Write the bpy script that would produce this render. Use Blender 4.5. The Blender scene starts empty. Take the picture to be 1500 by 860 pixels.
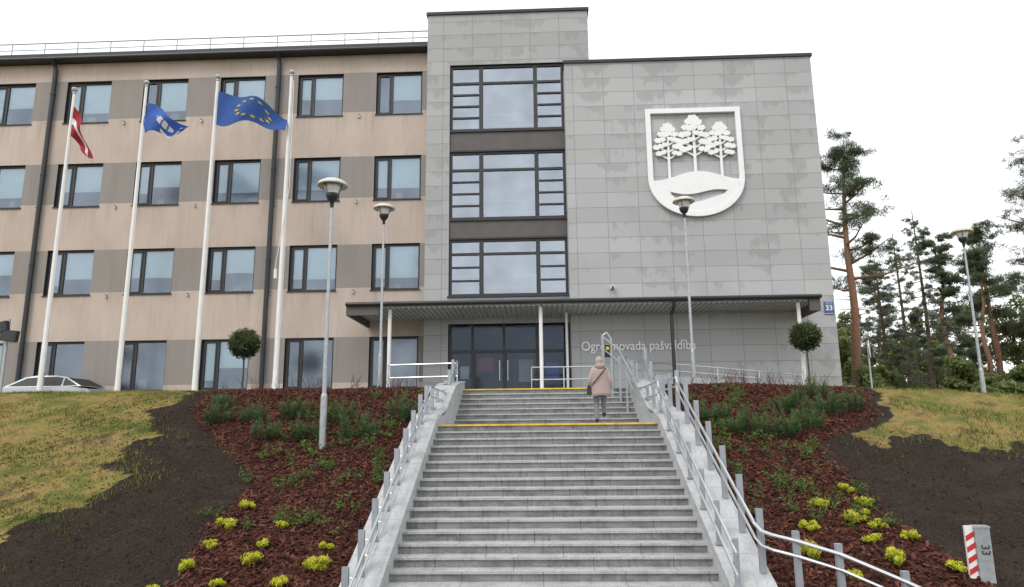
import bpy, math, random
import numpy as np
from mathutils import Vector, Matrix
random.seed(7); rng=np.random.default_rng(7)
scene=bpy.context.scene
COL=bpy.context.collection

# ------------------------------------------------------------------ materials
def nt(name):
    m=bpy.data.materials.new(name); m.use_nodes=True
    t=m.node_tree; b=t.nodes['Principled BSDF']
    return m,t,b
def N(t,typ,**k):
    n=t.nodes.new(typ)
    for a,v in k.items(): setattr(n,a,v)
    return n
def L(t,a,b): t.links.new(a,b)
def math_(t,op,a,b=None,c=None):
    n=N(t,'ShaderNodeMath',operation=op)
    for i,v in enumerate((a,b,c)):
        if v is None: continue
        if hasattr(v,'links'): L(t,v,n.inputs[i])
        else: n.inputs[i].default_value=v
    return n.outputs[0]
def mixc(t,fac,a,b,blend='MIX'):
    n=N(t,'ShaderNodeMix',data_type='RGBA',blend_type=blend)
    for s,v in ((n.inputs[0],fac),(n.inputs[6],a),(n.inputs[7],b)):
        if hasattr(v,'links'): L(t,v,s)
        else: s.default_value=v if isinstance(v,(int,float)) else (v[0],v[1],v[2],1)
    return n.outputs[2]
def ramp(t,fac,stops):
    n=N(t,'ShaderNodeValToRGB'); cr=n.color_ramp
    while len(cr.elements)<len(stops): cr.elements.new(0.5)
    for e,(p,c) in zip(cr.elements,stops):
        e.position=p; e.color=(c[0],c[1],c[2],1) if not isinstance(c,(int,float)) else (c,c,c,1)
    L(t,fac,n.inputs[0]); return n.outputs[0]
def pos(t): return N(t,'ShaderNodeNewGeometry').outputs['Position']
def noise(t,scale,vec=None,detail=4,rough=.55):
    n=N(t,'ShaderNodeTexNoise'); n.inputs['Scale'].default_value=scale
    n.inputs['Detail'].default_value=detail; n.inputs['Roughness'].default_value=rough
    if vec is not None: L(t,vec,n.inputs['Vector'])
    return n.outputs['Fac']
def scalev(t,vec,s):
    n=N(t,'ShaderNodeVectorMath',operation='MULTIPLY'); L(t,vec,n.inputs[0]); n.inputs[1].default_value=s
    return n.outputs[0]
def bump(t,b,h,strength=.3,dist=.02):
    n=N(t,'ShaderNodeBump'); n.inputs['Strength'].default_value=strength; n.inputs['Distance'].default_value=dist
    L(t,h,n.inputs['Height']); L(t,n.outputs[0],b.inputs['Normal'])
def simple(name,col,rough=.6,metal=0,var=.12,nscale=3.0,spec=.5,bmp=0):
    m,t,b=nt(name); p=pos(t); f=noise(t,nscale,p)
    c=ramp(t,f,[(.3,[x*(1-var) for x in col]),(.7,[min(1,x*(1+var)) for x in col])])
    L(t,c,b.inputs['Base Color']); b.inputs['Roughness'].default_value=rough; b.inputs['Metallic'].default_value=metal
    b.inputs['Specular IOR Level'].default_value=spec
    if bmp: bump(t,b,noise(t,nscale*20,p),bmp,.01)
    return m
def cladding(name,base,dark):
    m,t,b=nt(name); p=pos(t)
    s=N(t,'ShaderNodeSeparateXYZ'); L(t,p,s.inputs[0])
    u=math_(t,'ADD',s.outputs[0],s.outputs[1]); z=s.outputs[2]
    c=N(t,'ShaderNodeCombineXYZ'); L(t,u,c.inputs[0]); L(t,z,c.inputs[1])
    br=N(t,'ShaderNodeTexBrick'); br.offset=0.0; br.offset_frequency=2; L(t,c.outputs[0],br.inputs['Vector'])
    br.inputs['Scale'].default_value=1; br.inputs['Brick Width'].default_value=1.24; br.inputs['Row Height'].default_value=.62
    br.inputs['Mortar Size'].default_value=.009; br.inputs['Mortar Smooth'].default_value=.1; br.inputs['Bias'].default_value=0
    br.inputs['Color1'].default_value=(*[x*1.03 for x in base],1); br.inputs['Color2'].default_value=(*[x*.95 for x in base],1)
    br.inputs['Mortar'].default_value=(*[x*.42 for x in base],1)
    row=math_(t,'FRACT',math_(t,'DIVIDE',z,.62)); rowi=math_(t,'FLOOR',math_(t,'DIVIDE',z,.62))
    # damp patches: hang below some joints, mostly high on the wall
    n1=noise(t,1.0,scalev(t,p,(.8,.8,.5)),4,.6)
    n2=noise(t,1.0,scalev(t,p,(5.5,5.5,.9)),3)
    st=math_(t,'ADD',n1,math_(t,'MULTIPLY',n2,.22))
    st=math_(t,'ADD',st,math_(t,'MULTIPLY',row,.16))
    st=math_(t,'ADD',st,math_(t,'MULTIPLY',math_(t,'SUBTRACT',z,10.0),.006))
    msk=ramp(t,st,[(.76,0),(.82,1)])
    alt=math_(t,'FRACT',math_(t,'MULTIPLY',rowi,.381))
    col=mixc(t,math_(t,'MULTIPLY',msk,.45),br.outputs[0],dark)
    col=mixc(t,math_(t,'MULTIPLY',alt,.22),col,(.20,.20,.20))
    big=noise(t,.35,p,3); col=mixc(t,ramp(t,big,[(.4,0),(.7,.14)]),col,(.2,.2,.19))
    g=noise(t,70,p,2); col=mixc(t,.22,col,ramp(t,g,[(.35,.2),(.65,.66)]),'OVERLAY')
    L(t,col,b.inputs['Base Color']); b.inputs['Roughness'].default_value=.62
    bump(t,b,br.outputs['Fac'],-.6,.01)
    return m
def granite(name,base,stain=.35,rough=.6,joint=False,gs=60):
    m,t,b=nt(name); p=pos(t)
    g=noise(t,gs,p,3,.7); c=ramp(t,g,[(.3,[x*.5 for x in base]),(.5,base),(.72,[min(1,x*1.45) for x in base])])
    s=noise(t,1,scalev(t,p,(2.2,2.2,6)),5,.6)
    c=mixc(t,ramp(t,s,[(.45,0),(.72,stain)]),c,[x*.36 for x in base])
    s2=noise(t,1,scalev(t,p,(14,3,1.5)),3,.6)
    c=mixc(t,ramp(t,s2,[(.52,0),(.75,stain*.8)]),c,[x*.32 for x in base])
    if joint:
        sp=N(t,'ShaderNodeSeparateXYZ'); L(t,p,sp.inputs[0]); k=math_(t,'FLOOR',math_(t,'DIVIDE',math_(t,'ADD',sp.outputs[2],10.0),.1637))
        j=math_(t,'FRACT',math_(t,'ADD',math_(t,'DIVIDE',sp.outputs[0],1.36),math_(t,'MULTIPLY',k,.37)))
        c=mixc(t,math_(t,'MULTIPLY',math_(t,'LESS_THAN',j,.009),.75),c,(.04,.04,.04))
    L(t,c,b.inputs['Base Color']); b.inputs['Roughness'].default_value=rough
    return m

M={}
M['stone']=cladding('stone_cladding',(.475,.48,.485),(.27,.275,.27))
M['stone2']=cladding('stone_cladding_tower',(.43,.435,.44),(.26,.265,.26))
M['frame']=simple('dark_frame',(.028,.029,.033),.45,var=.1)
M['trim']=simple('dark_metal_trim',(.035,.037,.042),.4,.3)
M['taupe']=simple('taupe_panel',(.105,.093,.088),.6)
M['interior']=simple('dim_interior',(.22,.24,.27),.9,var=.5,nscale=.7)
M['blind']=simple('roller_blind',(.76,.87,.87),.9,var=.04)
M['white']=simple('white_paint',(.8,.8,.79),.45,var=.05)
M['galv']=simple('galvanised_steel',(.42,.44,.46),.42,.55,var=.15,nscale=9)
M['rail']=simple('satin_steel_rail',(.60,.62,.64),.3,.8,var=.06)
M['post']=simple('grey_painted_post',(.36,.39,.42),.45,.3,var=.1)
M['yellow']=simple('yellow_paint',(.72,.46,.03),.6,var=.25,nscale=6)
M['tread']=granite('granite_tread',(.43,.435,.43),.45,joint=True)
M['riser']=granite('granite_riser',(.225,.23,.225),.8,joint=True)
M['wallgran']=granite('granite_wall',(.46,.465,.47),.4,gs=80)
M['paving']=granite('paving',(.30,.30,.29),.3)
M['trunk']=simple('tree_bark',(.10,.075,.055),.95,var=.4,nscale=6,bmp=.5)
M['black']=simple('black_plastic',(.015,.015,.017),.45)
M['silver']=simple('silver_car_paint',(.5,.52,.54),.25,.6,var=.03)
M['soffit']=simple('soffit_metal',(.46,.47,.48),.5,.2,var=.05)
M['red']=simple('red_paint',(.55,.03,.03),.45)
M['lampglass']=simple('frosted_glass',(.7,.72,.72),.3)
M['lampdish']=simple('lamp_dish',(.62,.60,.52),.5,var=.1,nscale=8)
M['emblem']=simple('emblem_white_metal',(.86,.87,.87),.35,var=.03)
M['signblue']=simple('sign_blue',(.03,.10,.26),.4)

def plaster():
    m,t,b=nt('plaster_banded'); p=pos(t); s=N(t,'ShaderNodeSeparateXYZ'); L(t,p,s.inputs[0]); z=s.outputs[2]
    f=math_(t,'FRACT',math_(t,'DIVIDE',math_(t,'SUBTRACT',15.50,z),3.9))
    k=math_(t,'LESS_THAN',f,.475)
    c=mixc(t,k,(.54,.45,.39),(.29,.27,.255))
    n=noise(t,1.0,scalev(t,p,(.6,.6,.35)),6,.65)
    c=mixc(t,ramp(t,n,[(.4,0),(.75,.4)]),c,(.27,.21,.18))
    n2=noise(t,1.0,scalev(t,p,(9,9,.5)),3); c=mixc(t,ramp(t,n2,[(.5,0),(.8,.22)]),c,(.2,.17,.15))
    fs=ramp(t,f,[(.50,1),(.75,0)]); n3=noise(t,1.0,scalev(t,p,(3,3,.3)),4)
    c=mixc(t,math_(t,'MULTIPLY',fs,ramp(t,n3,[(.5,0),(.7,.35)])),c,(.24,.19,.165))
    L(t,c,b.inputs['Base Color']); b.inputs['Roughness'].default_value=.9
    bump(t,b,noise(t,60,p,3),.25,.01); return m
M['plaster']=plaster()

def glass(name,tint,refl,fac,rough=.1):
    m=bpy.data.materials.new(name); m.use_nodes=True; t=m.node_tree; t.nodes.clear()
    o=N(t,'ShaderNodeOutputMaterial'); tr=N(t,'ShaderNodeBsdfTransparent'); tr.inputs[0].default_value=(*tint,1)
    gl=N(t,'ShaderNodeBsdfGlossy'); gl.inputs['Color'].default_value=(*refl,1); gl.inputs['Roughness'].default_value=rough
    mx=N(t,'ShaderNodeMixShader'); fr=N(t,'ShaderNodeFresnel'); fr.inputs[0].default_value=1.5
    p=pos(t); n=noise(t,.8,p,2)
    f=math_(t,'ADD',math_(t,'MULTIPLY',n,fac*.8),fac*.6); f=math_(t,'ADD',f,fr.outputs[0])
    L(t,f,mx.inputs[0]); L(t,tr.outputs[0],mx.inputs[1]); L(t,gl.outputs[0],mx.inputs[2]); L(t,mx.outputs[0],o.inputs[0])
    bp=N(t,'ShaderNodeBump'); bp.inputs['Strength'].default_value=.06; bp.inputs['Distance'].default_value=.05
    L(t,noise(t,1.6,p,1),bp.inputs['Height']); L(t,bp.outputs[0],gl.inputs['Normal'])
    return m
M['glass']=glass('window_glass',(.86,.92,.93),(.68,.79,.95),.19,.2)
M['glass2']=glass('curtain_glass',(.75,.8,.83),(.72,.80,.90),.38,.08)
M['glassd']=glass('door_glass',(.6,.65,.7),(.5,.6,.75),.04)

def leafmat(name,c0,c1,c2,rough=.7,tr=.3):
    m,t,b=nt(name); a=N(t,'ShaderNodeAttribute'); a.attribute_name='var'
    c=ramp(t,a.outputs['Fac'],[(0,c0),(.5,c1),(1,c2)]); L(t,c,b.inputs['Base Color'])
    b.inputs['Roughness'].default_value=rough; b.inputs['Specular IOR Level'].default_value=.25
    tl=N(t,'ShaderNodeBsdfTranslucent'); L(t,c,tl.inputs[0]); mx=N(t,'ShaderNodeMixShader'); mx.inputs[0].default_value=tr
    o=[n for n in t.nodes if n.type=='OUTPUT_MATERIAL'][0]
    L(t,b.outputs[0],mx.inputs[1]); L(t,tl.outputs[0],mx.inputs[2]); L(t,mx.outputs[0],o.inputs[0])
    return m
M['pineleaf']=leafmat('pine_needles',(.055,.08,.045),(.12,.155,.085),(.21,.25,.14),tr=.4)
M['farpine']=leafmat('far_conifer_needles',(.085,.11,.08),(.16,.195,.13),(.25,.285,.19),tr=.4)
M['mugo']=leafmat('mountain_pine_needles',(.03,.055,.025),(.075,.13,.05),(.18,.25,.10))
M['yel']=leafmat('yellow_shrub_leaves',(.22,.26,.02),(.52,.54,.04),(.78,.74,.10))
M['green']=leafmat('young_leaves',(.05,.085,.022),(.10,.165,.04),(.20,.30,.085))
M['spring']=leafmat('spring_leaves',(.09,.12,.04),(.18,.22,.08),(.29,.34,.14),tr=.4)
M['topi']=leafmat('topiary_leaves',(.025,.04,.014),(.07,.095,.035),(.15,.18,.07))
M['grassb']=leafmat('grass_blades',(.08,.13,.025),(.19,.215,.05),(.38,.33,.10))
M['chips']=leafmat('bark_chips',(.026,.010,.008),(.105,.036,.024),(.25,.10,.065),.85)
M['twig']=simple('twig_bark',(.12,.06,.05),.9)

# ------------------------------------------------------------------ builder
class B:
    def __init__(s): s.v=[];s.f=[];s.m=[];s.mats=[]
    def mi(s,m):
        if m not in s.mats: s.mats.append(m)
        return s.mats.index(m)
    def add(s,vs,fs,m):
        o=len(s.v); k=s.mi(m); s.v+=[tuple(p) for p in vs]
        for f in fs: s.f.append([i+o for i in f]); s.m.append(k)
    def box(s,x0,x1,y0,y1,z0,z1,m,faces=None):
        vs=[(x,y,z) for z in (z0,z1) for y in (y0,y1) for x in (x0,x1)]
        fs=[(0,2,3,1),(4,5,7,6),(0,1,5,4),(2,6,7,3),(0,4,6,2),(1,3,7,5)]
        s.add(vs,fs,m)
    def quad(s,a,b,c,d,m): s.add([a,b,c,d],[(0,1,2,3)],m)
    def cyl(s,p0,p1,r0,r1=None,m=None,n=10,cap=True):
        if r1 is None: r1=r0
        p0=Vector(p0);p1=Vector(p1);d=(p1-p0).normalized()
        a=d.cross(Vector((0,0,1)) if abs(d.z)<.9 else Vector((1,0,0))).normalized(); b=d.cross(a)
        vs=[];fs=[]
        for p,r in ((p0,r0),(p1,r1)):
            for i in range(n):
                t=2*math.pi*i/n; vs.append(p+a*(r*math.cos(t))+b*(r*math.sin(t)))
        for i in range(n): fs.append((i,(i+1)%n,n+(i+1)%n,n+i))
        if cap: fs+= [tuple(range(n))[::-1],tuple(range(n,2*n))]
        s.add(vs,fs,m)
    def tube(s,pts,r,m,n=8):
        pts=[Vector(p) for p in pts]; k=len(pts)
        rs=r if isinstance(r,(list,tuple)) else [r]*k
        vs=[];fs=[];a=None
        for j,p in enumerate(pts):
            d=(pts[min(j+1,k-1)]-pts[max(j-1,0)]).normalized()
            if a is None: a=d.cross(Vector((0,0,1)) if abs(d.z)<.9 else Vector((1,0,0))).normalized()
            a=(a-d*a.dot(d)).normalized(); b=d.cross(a)
            for i in range(n):
                t=2*math.pi*i/n; vs.append(p+a*(rs[j]*math.cos(t))+b*(rs[j]*math.sin(t)))
        for j in range(k-1):
            for i in range(n): fs.append((j*n+i,j*n+(i+1)%n,(j+1)*n+(i+1)%n,(j+1)*n+i))
        fs+= [tuple(range(n))[::-1],tuple(range((k-1)*n,k*n))]
        s.add(vs,fs,m)
    def lathe(s,c,prof,m,n=20):
        vs=[];fs=[];k=len(prof)
        for r,z in prof:
            for i in range(n):
                t=2*math.pi*i/n; vs.append((c[0]+r*math.cos(t),c[1]+r*math.sin(t),c[2]+z))
        for j in range(k-1):
            for i in range(n): fs.append((j*n+i,j*n+(i+1)%n,(j+1)*n+(i+1)%n,(j+1)*n+i))
        s.add(vs,fs,m)
    def prism(s,poly,y0,y1,m):   # polygon in XZ extruded along Y
        n=len(poly); vs=[(x,y0,z) for x,z in poly]+[(x,y1,z) for x,z in poly]
        fs=[tuple(range(n)),tuple(range(n,2*n))[::-1]]+[(i,n+i,n+(i+1)%n,(i+1)%n) for i in range(n)]
        s.add(vs,fs,m)
    def prismx(s,poly,x0,x1,m):  # polygon in YZ extruded along X
        n=len(poly); vs=[(x0,y,z) for y,z in poly]+[(x1,y,z) for y,z in poly]
        fs=[tuple(range(n)),tuple(range(n,2*n))[::-1]]+[(i,n+i,n+(i+1)%n,(i+1)%n) for i in range(n)]
        s.add(vs,fs,m)
    def wall(s,x0,x1,z0,z1,y,holes,m,depth=.25,mr=None):
        xs=sorted({x0,x1,*[h[0] for h in holes],*[h[1] for h in holes]}); zs=sorted({z0,z1,*[h[2] for h in holes],*[h[3] for h in holes]})
        for i in range(len(xs)-1):
            for j in range(len(zs)-1):
                cx=(xs[i]+xs[i+1])/2;cz=(zs[j]+zs[j+1])/2
                if any(h[0]<cx<h[1] and h[2]<cz<h[3] for h in holes): continue
                s.quad((xs[i],y,zs[j]),(xs[i+1],y,zs[j]),(xs[i+1],y,zs[j+1]),(xs[i],y,zs[j+1]),m)
        mr=mr or m
        for a,b,c,d in holes:
            e=y+depth
            s.quad((a,y,c),(a,e,c),(a,e,d),(a,y,d),mr); s.quad((b,y,c),(b,y,d),(b,e,d),(b,e,c),mr)
            s.quad((a,y,d),(a,e,d),(b,e,d),(b,y,d),mr); s.quad((a,y,c),(b,y,c),(b,e,c),(a,e,c),mr)
    def build(s,name,parent=None,smooth=False,loc=None):
        me=bpy.data.meshes.new(name); me.from_pydata(s.v,[],s.f); 
        for m in s.mats: me.materials.append(m)
        me.polygons.foreach_set('material_index',s.m)
        if smooth: me.polygons.foreach_set('use_smooth',[True]*len(s.f))
        me.update(); o=bpy.data.objects.new(name,me); COL.objects.link(o)
        if parent: o.parent=parent
        if loc: o.location=loc
        return o
def empty(name):
    o=bpy.data.objects.new(name,None); COL.objects.link(o); o.empty_display_size=.3; return o
def npmesh(name,V,F,mat,var=None,parent=None):
    k=F.shape[1]; me=bpy.data.meshes.new(name)
    me.vertices.add(len(V)); me.vertices.foreach_set('co',V.astype(np.float32).ravel())
    me.loops.add(F.size); me.loops.foreach_set('vertex_index',F.astype(np.int32).ravel())
    me.polygons.add(len(F)); me.polygons.foreach_set('loop_start',np.arange(0,F.size,k,dtype=np.int32))
    me.update(calc_edges=True)
    if var is not None:
        a=me.attributes.new('var','FLOAT','POINT'); a.data.foreach_set('value',var.astype(np.float32))
    me.materials.append(mat); o=bpy.data.objects.new(name,me); COL.objects.link(o)
    if parent: o.parent=parent
    return o
def quads(C,size,aspect=2.0,updir=None,spread=1.0):
    n=len(C); d=rng.normal(size=(n,3))
    if updir is not None: d=d*spread+np.array(updir)
    d/=np.linalg.norm(d,axis=1)[:,None]
    e=np.cross(d,rng.normal(size=(n,3))); e/=np.linalg.norm(e,axis=1)[:,None]
    s=(size*rng.uniform(.6,1.3,n))[:,None] if np.isscalar(size) else (size*rng.uniform(.7,1.2,n))[:,None]
    a=d*s*.5; b=e*s*.5/aspect
    V=np.stack([C-a-b*.6,C-a+b*.6,C+a+b*.5,C+a-b*.5],1).reshape(-1,3)
    return V,np.arange(4*n).reshape(-1,4)
def ball(n,c,r,hollow=.3):
    d=rng.normal(size=(n,3)); d/=np.linalg.norm(d,axis=1)[:,None]
    rr=rng.uniform(hollow,1,n)**.6
    return np.array(c)+d*rr[:,None]*np.array(r), d

# ------------------------------------------------------------------ terrain
def sm(x,a,b):
    t=np.clip((x-a)/(b-a),0,1); return t*t*(3-2*t)
def crest(X): return 1.35-.062*np.clip(X-6,0,8.5)
def Hn(X,Y):
    X=np.asarray(X,float);Y=np.asarray(Y,float)
    pl=-2.5+.385*(Y-11.7); c=crest(X)
    z=np.maximum(pl,-3.25)
    k=8.0; z=-np.log(np.exp(-k*z)+np.exp(-k*c))/k       # soft min with the crest
    z=z+.03*np.sin(1.7*X+.6*Y)*np.sin(1.3*Y+.4)*(Y<22)*(Y>9)
    dip=sm(-X,15.3,16.2)*sm(Y,25.0,25.6); z=z-dip*.65
    far=sm(Y,45,80); z=z-far*1.0
    return z
MLY=[11.9,14,16,17.5,19.4,21.1,24];MLX=[-6.2,-6.2,-6.45,-8.0,-9.6,-10.2,-10.6]
MRY=[11.9,13.4,15.2,17.2,18.85,20.7,24];MRX=[6.8,6.6,6.2,6.5,8.75,9.3,9.6]
SLY=[11.3,12.5,14,16.1,18,21,22];SLX=[-12.5,-10.3,-9.6,-9.6,-10.4,-11.0,-11.3]
STXX=[6,7.8,9.4,10.85,12.5,16,20];STYY=[17.9,17.5,17.3,16.7,15.8,15.2,15]
STX0,STX1=-2.6,2.85
def ground():
    xs=np.concatenate([[-600,-300,-150,-80,-50,-35,-27],np.arange(-22,22.01,.14),[27,35,50,80,150,300,600]])
    ys=np.concatenate([[-300,-100,-40,-10,0,5,8],np.arange(9,26.5,.14),[28,31,36,45,60,80,120,200,400,900]])
    X,Y=np.meshgrid(xs,ys); Z=Hn(X,Y)
    fine=(np.abs(X)<21.9)&(Y>9)&(Y<24); Z=Z+fine*rng.normal(0,.016,Z.shape)
    cut=(X>-2.95)&(X<3.35)&(Y<23.9)&(Y>8.9); Z=np.where(cut,np.minimum(Z-1.9,-1.9),Z)
    jit=.35*np.sin(2.1*Y+1)+.2*np.sin(5.3*Y)+.12*np.sin(9*Y+X)
    ml=np.interp(Y,MLY,MLX); mr=np.interp(Y,MRY,MRX)
    mulch=((X>ml+jit*.3)&(X<mr+jit*.3)&(Y<22.6))
    sl=np.interp(Y,SLY,SLX); st=np.interp(X,STXX,STYY)
    soil=(~mulch)&(((X<0)&(X>sl+jit))|((X>0)&(Y<st+.4*np.sin(3*X)+.2*np.sin(7*X))))&(Y<22.4)
    soil|=(~mulch)&(Y<22.6)&(X>0)&(X<mr+.35+jit*.3)
    nx,ny=len(xs),len(ys); V=np.stack([X,Y,Z],-1).reshape(-1,3)
    i=np.arange(ny-1)[:,None]*nx+np.arange(nx-1)[None,:]; F=np.stack([i,i+1,i+nx+1,i+nx],-1).reshape(-1,4)
    m,t,b=nt('ground_soil_grass_mulch'); p=pos(t)
    am=N(t,'ShaderNodeAttribute'); am.attribute_name='mulch'; asl=N(t,'ShaderNodeAttribute'); asl.attribute_name='soil'
    e=noise(t,6,p,4,.6); e2=noise(t,1.6,p,5,.7)
    fm=ramp(t,math_(t,'ADD',am.outputs['Fac'],math_(t,'MULTIPLY',math_(t,'SUBTRACT',e,.5),.9)),[(.42,0),(.56,1)])
    fs=ramp(t,math_(t,'ADD',asl.outputs['Fac'],math_(t,'MULTIPLY',math_(t,'SUBTRACT',e2,.5),2.0)),[(.3,0),(.7,1)])
    n1=noise(t,1.1,p,6,.65); n2=noise(t,22,p,4,.7)
    gr=ramp(t,n1,[(.3,(.085,.11,.03)),(.43,(.17,.16,.045)),(.54,(.28,.20,.07)),(.64,(.15,.11,.05)),(.76,(.05,.036,.025))])
    gr=mixc(t,.6,gr,ramp(t,n2,[(.3,.25),(.7,.75)]),'OVERLAY')
    so=ramp(t,n2,[(.3,(.012,.008,.006)),(.55,(.033,.023,.017)),(.8,(.075,.055,.042))])
    so=mixc(t,ramp(t,n1,[(.5,0),(.7,.5)]),so,(.06,.045,.032))
    vo=N(t,'ShaderNodeTexVoronoi'); vo.inputs['Scale'].default_value=26; L(t,p,vo.inputs['Vector'])
    sepc=N(t,'ShaderNodeSeparateColor'); L(t,vo.outputs['Color'],sepc.inputs[0])
    mu=ramp(t,sepc.outputs[0],[(0,(.012,.006,.005)),(.5,(.055,.02,.014)),(1,(.13,.05,.033))])
    c=mixc(t,fs,gr,so); c=mixc(t,fm,c,mu); L(t,c,b.inputs['Base Color']); b.inputs['Roughness'].default_value=.95
    b.inputs['Specular IOR Level'].default_value=.15
    bump(t,b,n2,.9,.05)
    o=npmesh('ground',V,F,m)
    for nme,arr in (('mulch',mulch),('soil',soil)):
        a=o.data.attributes.new(nme,'FLOAT','POINT'); a.data.foreach_set('value',arr.astype(np.float32).ravel())
    n=110000; x=rng.uniform(-10.8,9.8,n); y=rng.uniform(10,22,n)
    a=np.interp(y,MLY,MLX); c=np.interp(y,MRY,MRX); j=.1*np.sin(2.1*y+1)+.06*np.sin(5.3*y)+rng.normal(0,.09,n)
    k=(x>a+j)&(x<c+j)&((x<-3.25)|(x>3.6))
    x=x[k];y=y[k]; C=np.stack([x,y,Hn(x,y)+rng.uniform(.0,.045,len(x))],1)
    nq=len(C); d=rng.normal(size=(nq,3)); d[:,2]=d[:,2]*.35+.385*d[:,1]; d/=np.linalg.norm(d,axis=1)[:,None]
    e=np.cross(d,np.array([0,-.36,.93])+rng.normal(0,.35,(nq,3))); e/=np.linalg.norm(e,axis=1)[:,None]
    s=rng.uniform(.025,.085,nq)[:,None]; w=rng.uniform(.010,.028,nq)[:,None]
    V=np.stack([C-d*s-e*w,C-d*s*.8+e*w,C+d*s+e*w*.8,C+d*s*.9-e*w],1).reshape(-1,3)
    npmesh('bark_mulch',V,np.arange(4*nq).reshape(-1,4),M['chips'],np.repeat(rng.beta(1.6,2.2,nq),4))
    n=230000; x=rng.uniform(-21,21,n); y=rng.uniform(10.5,23.5,n)
    a=np.interp(y,SLY,SLX)+.35*np.sin(2.1*y+1)+.2*np.sin(5.3*y)
    sty=np.interp(x,STXX,STYY)+.4*np.sin(3*x)+.2*np.sin(7*x)
    mrr=np.interp(y,MRY,MRX)+.4; mll=np.interp(y,MLY,MLX)
    f1_=rng.exponential(.85,n); f2_=rng.exponential(.4,n)
    k=((x<np.minimum(a+f1_,mll-.3))|((x>mrr+.1)&(y>sty-f2_)))
    clump=np.sin(x*1.9+np.sin(y*2.3)*1.7)+np.sin(y*2.9+x*.8)+np.sin(x*5.1-y*4.3)*.7+np.sin(x*11+y*3)*np.sin(y*9-x*4)*.8+rng.normal(0,.7,n)
    edge=np.clip((x-a),0,2)*(x<0)
    k&=clump>-.05+edge*1.2
    x=x[k];y=y[k];cl=clump[k];nb=len(x); z=Hn(x,y)
    h=rng.uniform(.03,.10,nb)*(1+.25*np.clip(cl,0,3)*.5); th=rng.uniform(0,6.28,nb); w=rng.uniform(.006,.013,nb)
    dx=np.cos(th)*w;dy=np.sin(th)*w; lx=rng.normal(0,.03,nb);ly=rng.normal(0,.03,nb)
    V=np.stack([np.stack([x-dx,y-dy,z-.01],1),np.stack([x+dx,y+dy,z-.01],1),np.stack([x+lx,y+ly,z+h],1)],1).reshape(-1,3)
    hue=np.clip(.46-.10*cl+rng.normal(0,.16,nb)+.40*np.sin(x*.9+1)*np.sin(y*.9+x*.4),0,1)
    npmesh('grass',V,np.arange(3*nb).reshape(-1,3),M['grassb'],np.repeat(hue,3))
    n=16000; x=np.concatenate([rng.uniform(-13,-6,n//2),rng.uniform(6,16,n//2)]); y=rng.uniform(10,21.5,n)
    k=((x<0)&(x<np.interp(y,MLY,MLX)-.1))|((x>0)&(x>np.interp(y,MRY,MRX)+.1)&(y<np.interp(x,STXX,STYY)+.5)); x=x[k];y=y[k]
    C=np.stack([x,y,Hn(x,y)+.008],1); V,F=quads(C,.045,1.2); npmesh('soil_clods',V,F,simple('soil_clod',(.045,.032,.024),.95,var=.5,nscale=9),None)
ground()

# ------------------------------------------------------------------ office building
OB=empty('municipal_office_building')
YL,YT,YR=28.2,27.5,27.0
G0=.4
w=B(); holes=[]; tops=[15.47,11.6,7.71,3.79]
rights=[-4.95-3.48*i for i in range(9)]
for xr in rights:
    for r,zt in enumerate(tops):
        holes.append((xr-2.02,xr,zt-(1.97 if r<3 else 2.1),zt))
XL=-36.5
w.wall(XL,-4.6,G0,16.35,YL,holes,M['plaster'],.22,M['frame'])
w.quad((XL,YL,G0),(XL,YL,16.35),(XL,42,16.35),(XL,42,G0),M['plaster'])
w.quad((XL,42,G0),(XL,42,16.35),(-4.6,42,16.35),(-4.6,42,G0),M['plaster'])
w.build('left_wing_walls',OB)
w=B(); w.box(XL-.3,-4.66,YL-.38,42.3,16.36,16.48,M['trim']); w.box(XL-.2,-4.66,YL-.2,42.2,16.485,16.78,M['trim'])
w.cyl((XL-.3,YL-.44,16.40),(-4.7,YL-.44,16.40),.075,m=M['trim'],n=10)
w.build('left_wing_roof',OB)
w=B(); fr=M['frame']
for (a,b,c,d) in holes:
    y0=YL+.13;y1=YL+.21;t=.085
    w.box(a,b,y0,y1,d-t,d-.002,fr); w.box(a,b,y0,y1,c+.002,c+t,fr)
    w.box(a,a+t,y0+.001,y1-.001,c+t,d-t,fr); w.box(b-t,b,y0+.001,y1-.001,c+t,d-t,fr)
    mx=a+.66; w.box(mx-.06,mx+.06,y0+.001,y1-.001,c+t,d-t,fr)
    w.box(a+t,a+t+.05,y0-.02,y1-.02,c+t+.002,d-t-.002,fr); w.box(mx-.11,mx-.061,y0-.02,y1-.02,c+t+.002,d-t-.002,fr)
    w.box(a+t+.051,mx-.111,y0-.02,y1-.02,d-t-.055,d-t-.002,fr); w.box(a+t+.051,mx-.111,y0-.02,y1-.02,c+t+.002,c+t+.055,fr)
    w.box(a-.03,b+.03,YL-.05,YL+.128,c-.035,c+.001,M['trim'])
w.build('left_wing_window_frames',OB)
w=B()
for (a,b,c,d) in holes: w.quad((a+.08,YL+.17,c+.08),(b-.08,YL+.17,c+.08),(b-.08,YL+.17,d-.08),(a+.08,YL+.17,d-.08),M['glass'])
w.build('left_wing_glass',OB)
w=B()
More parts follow.
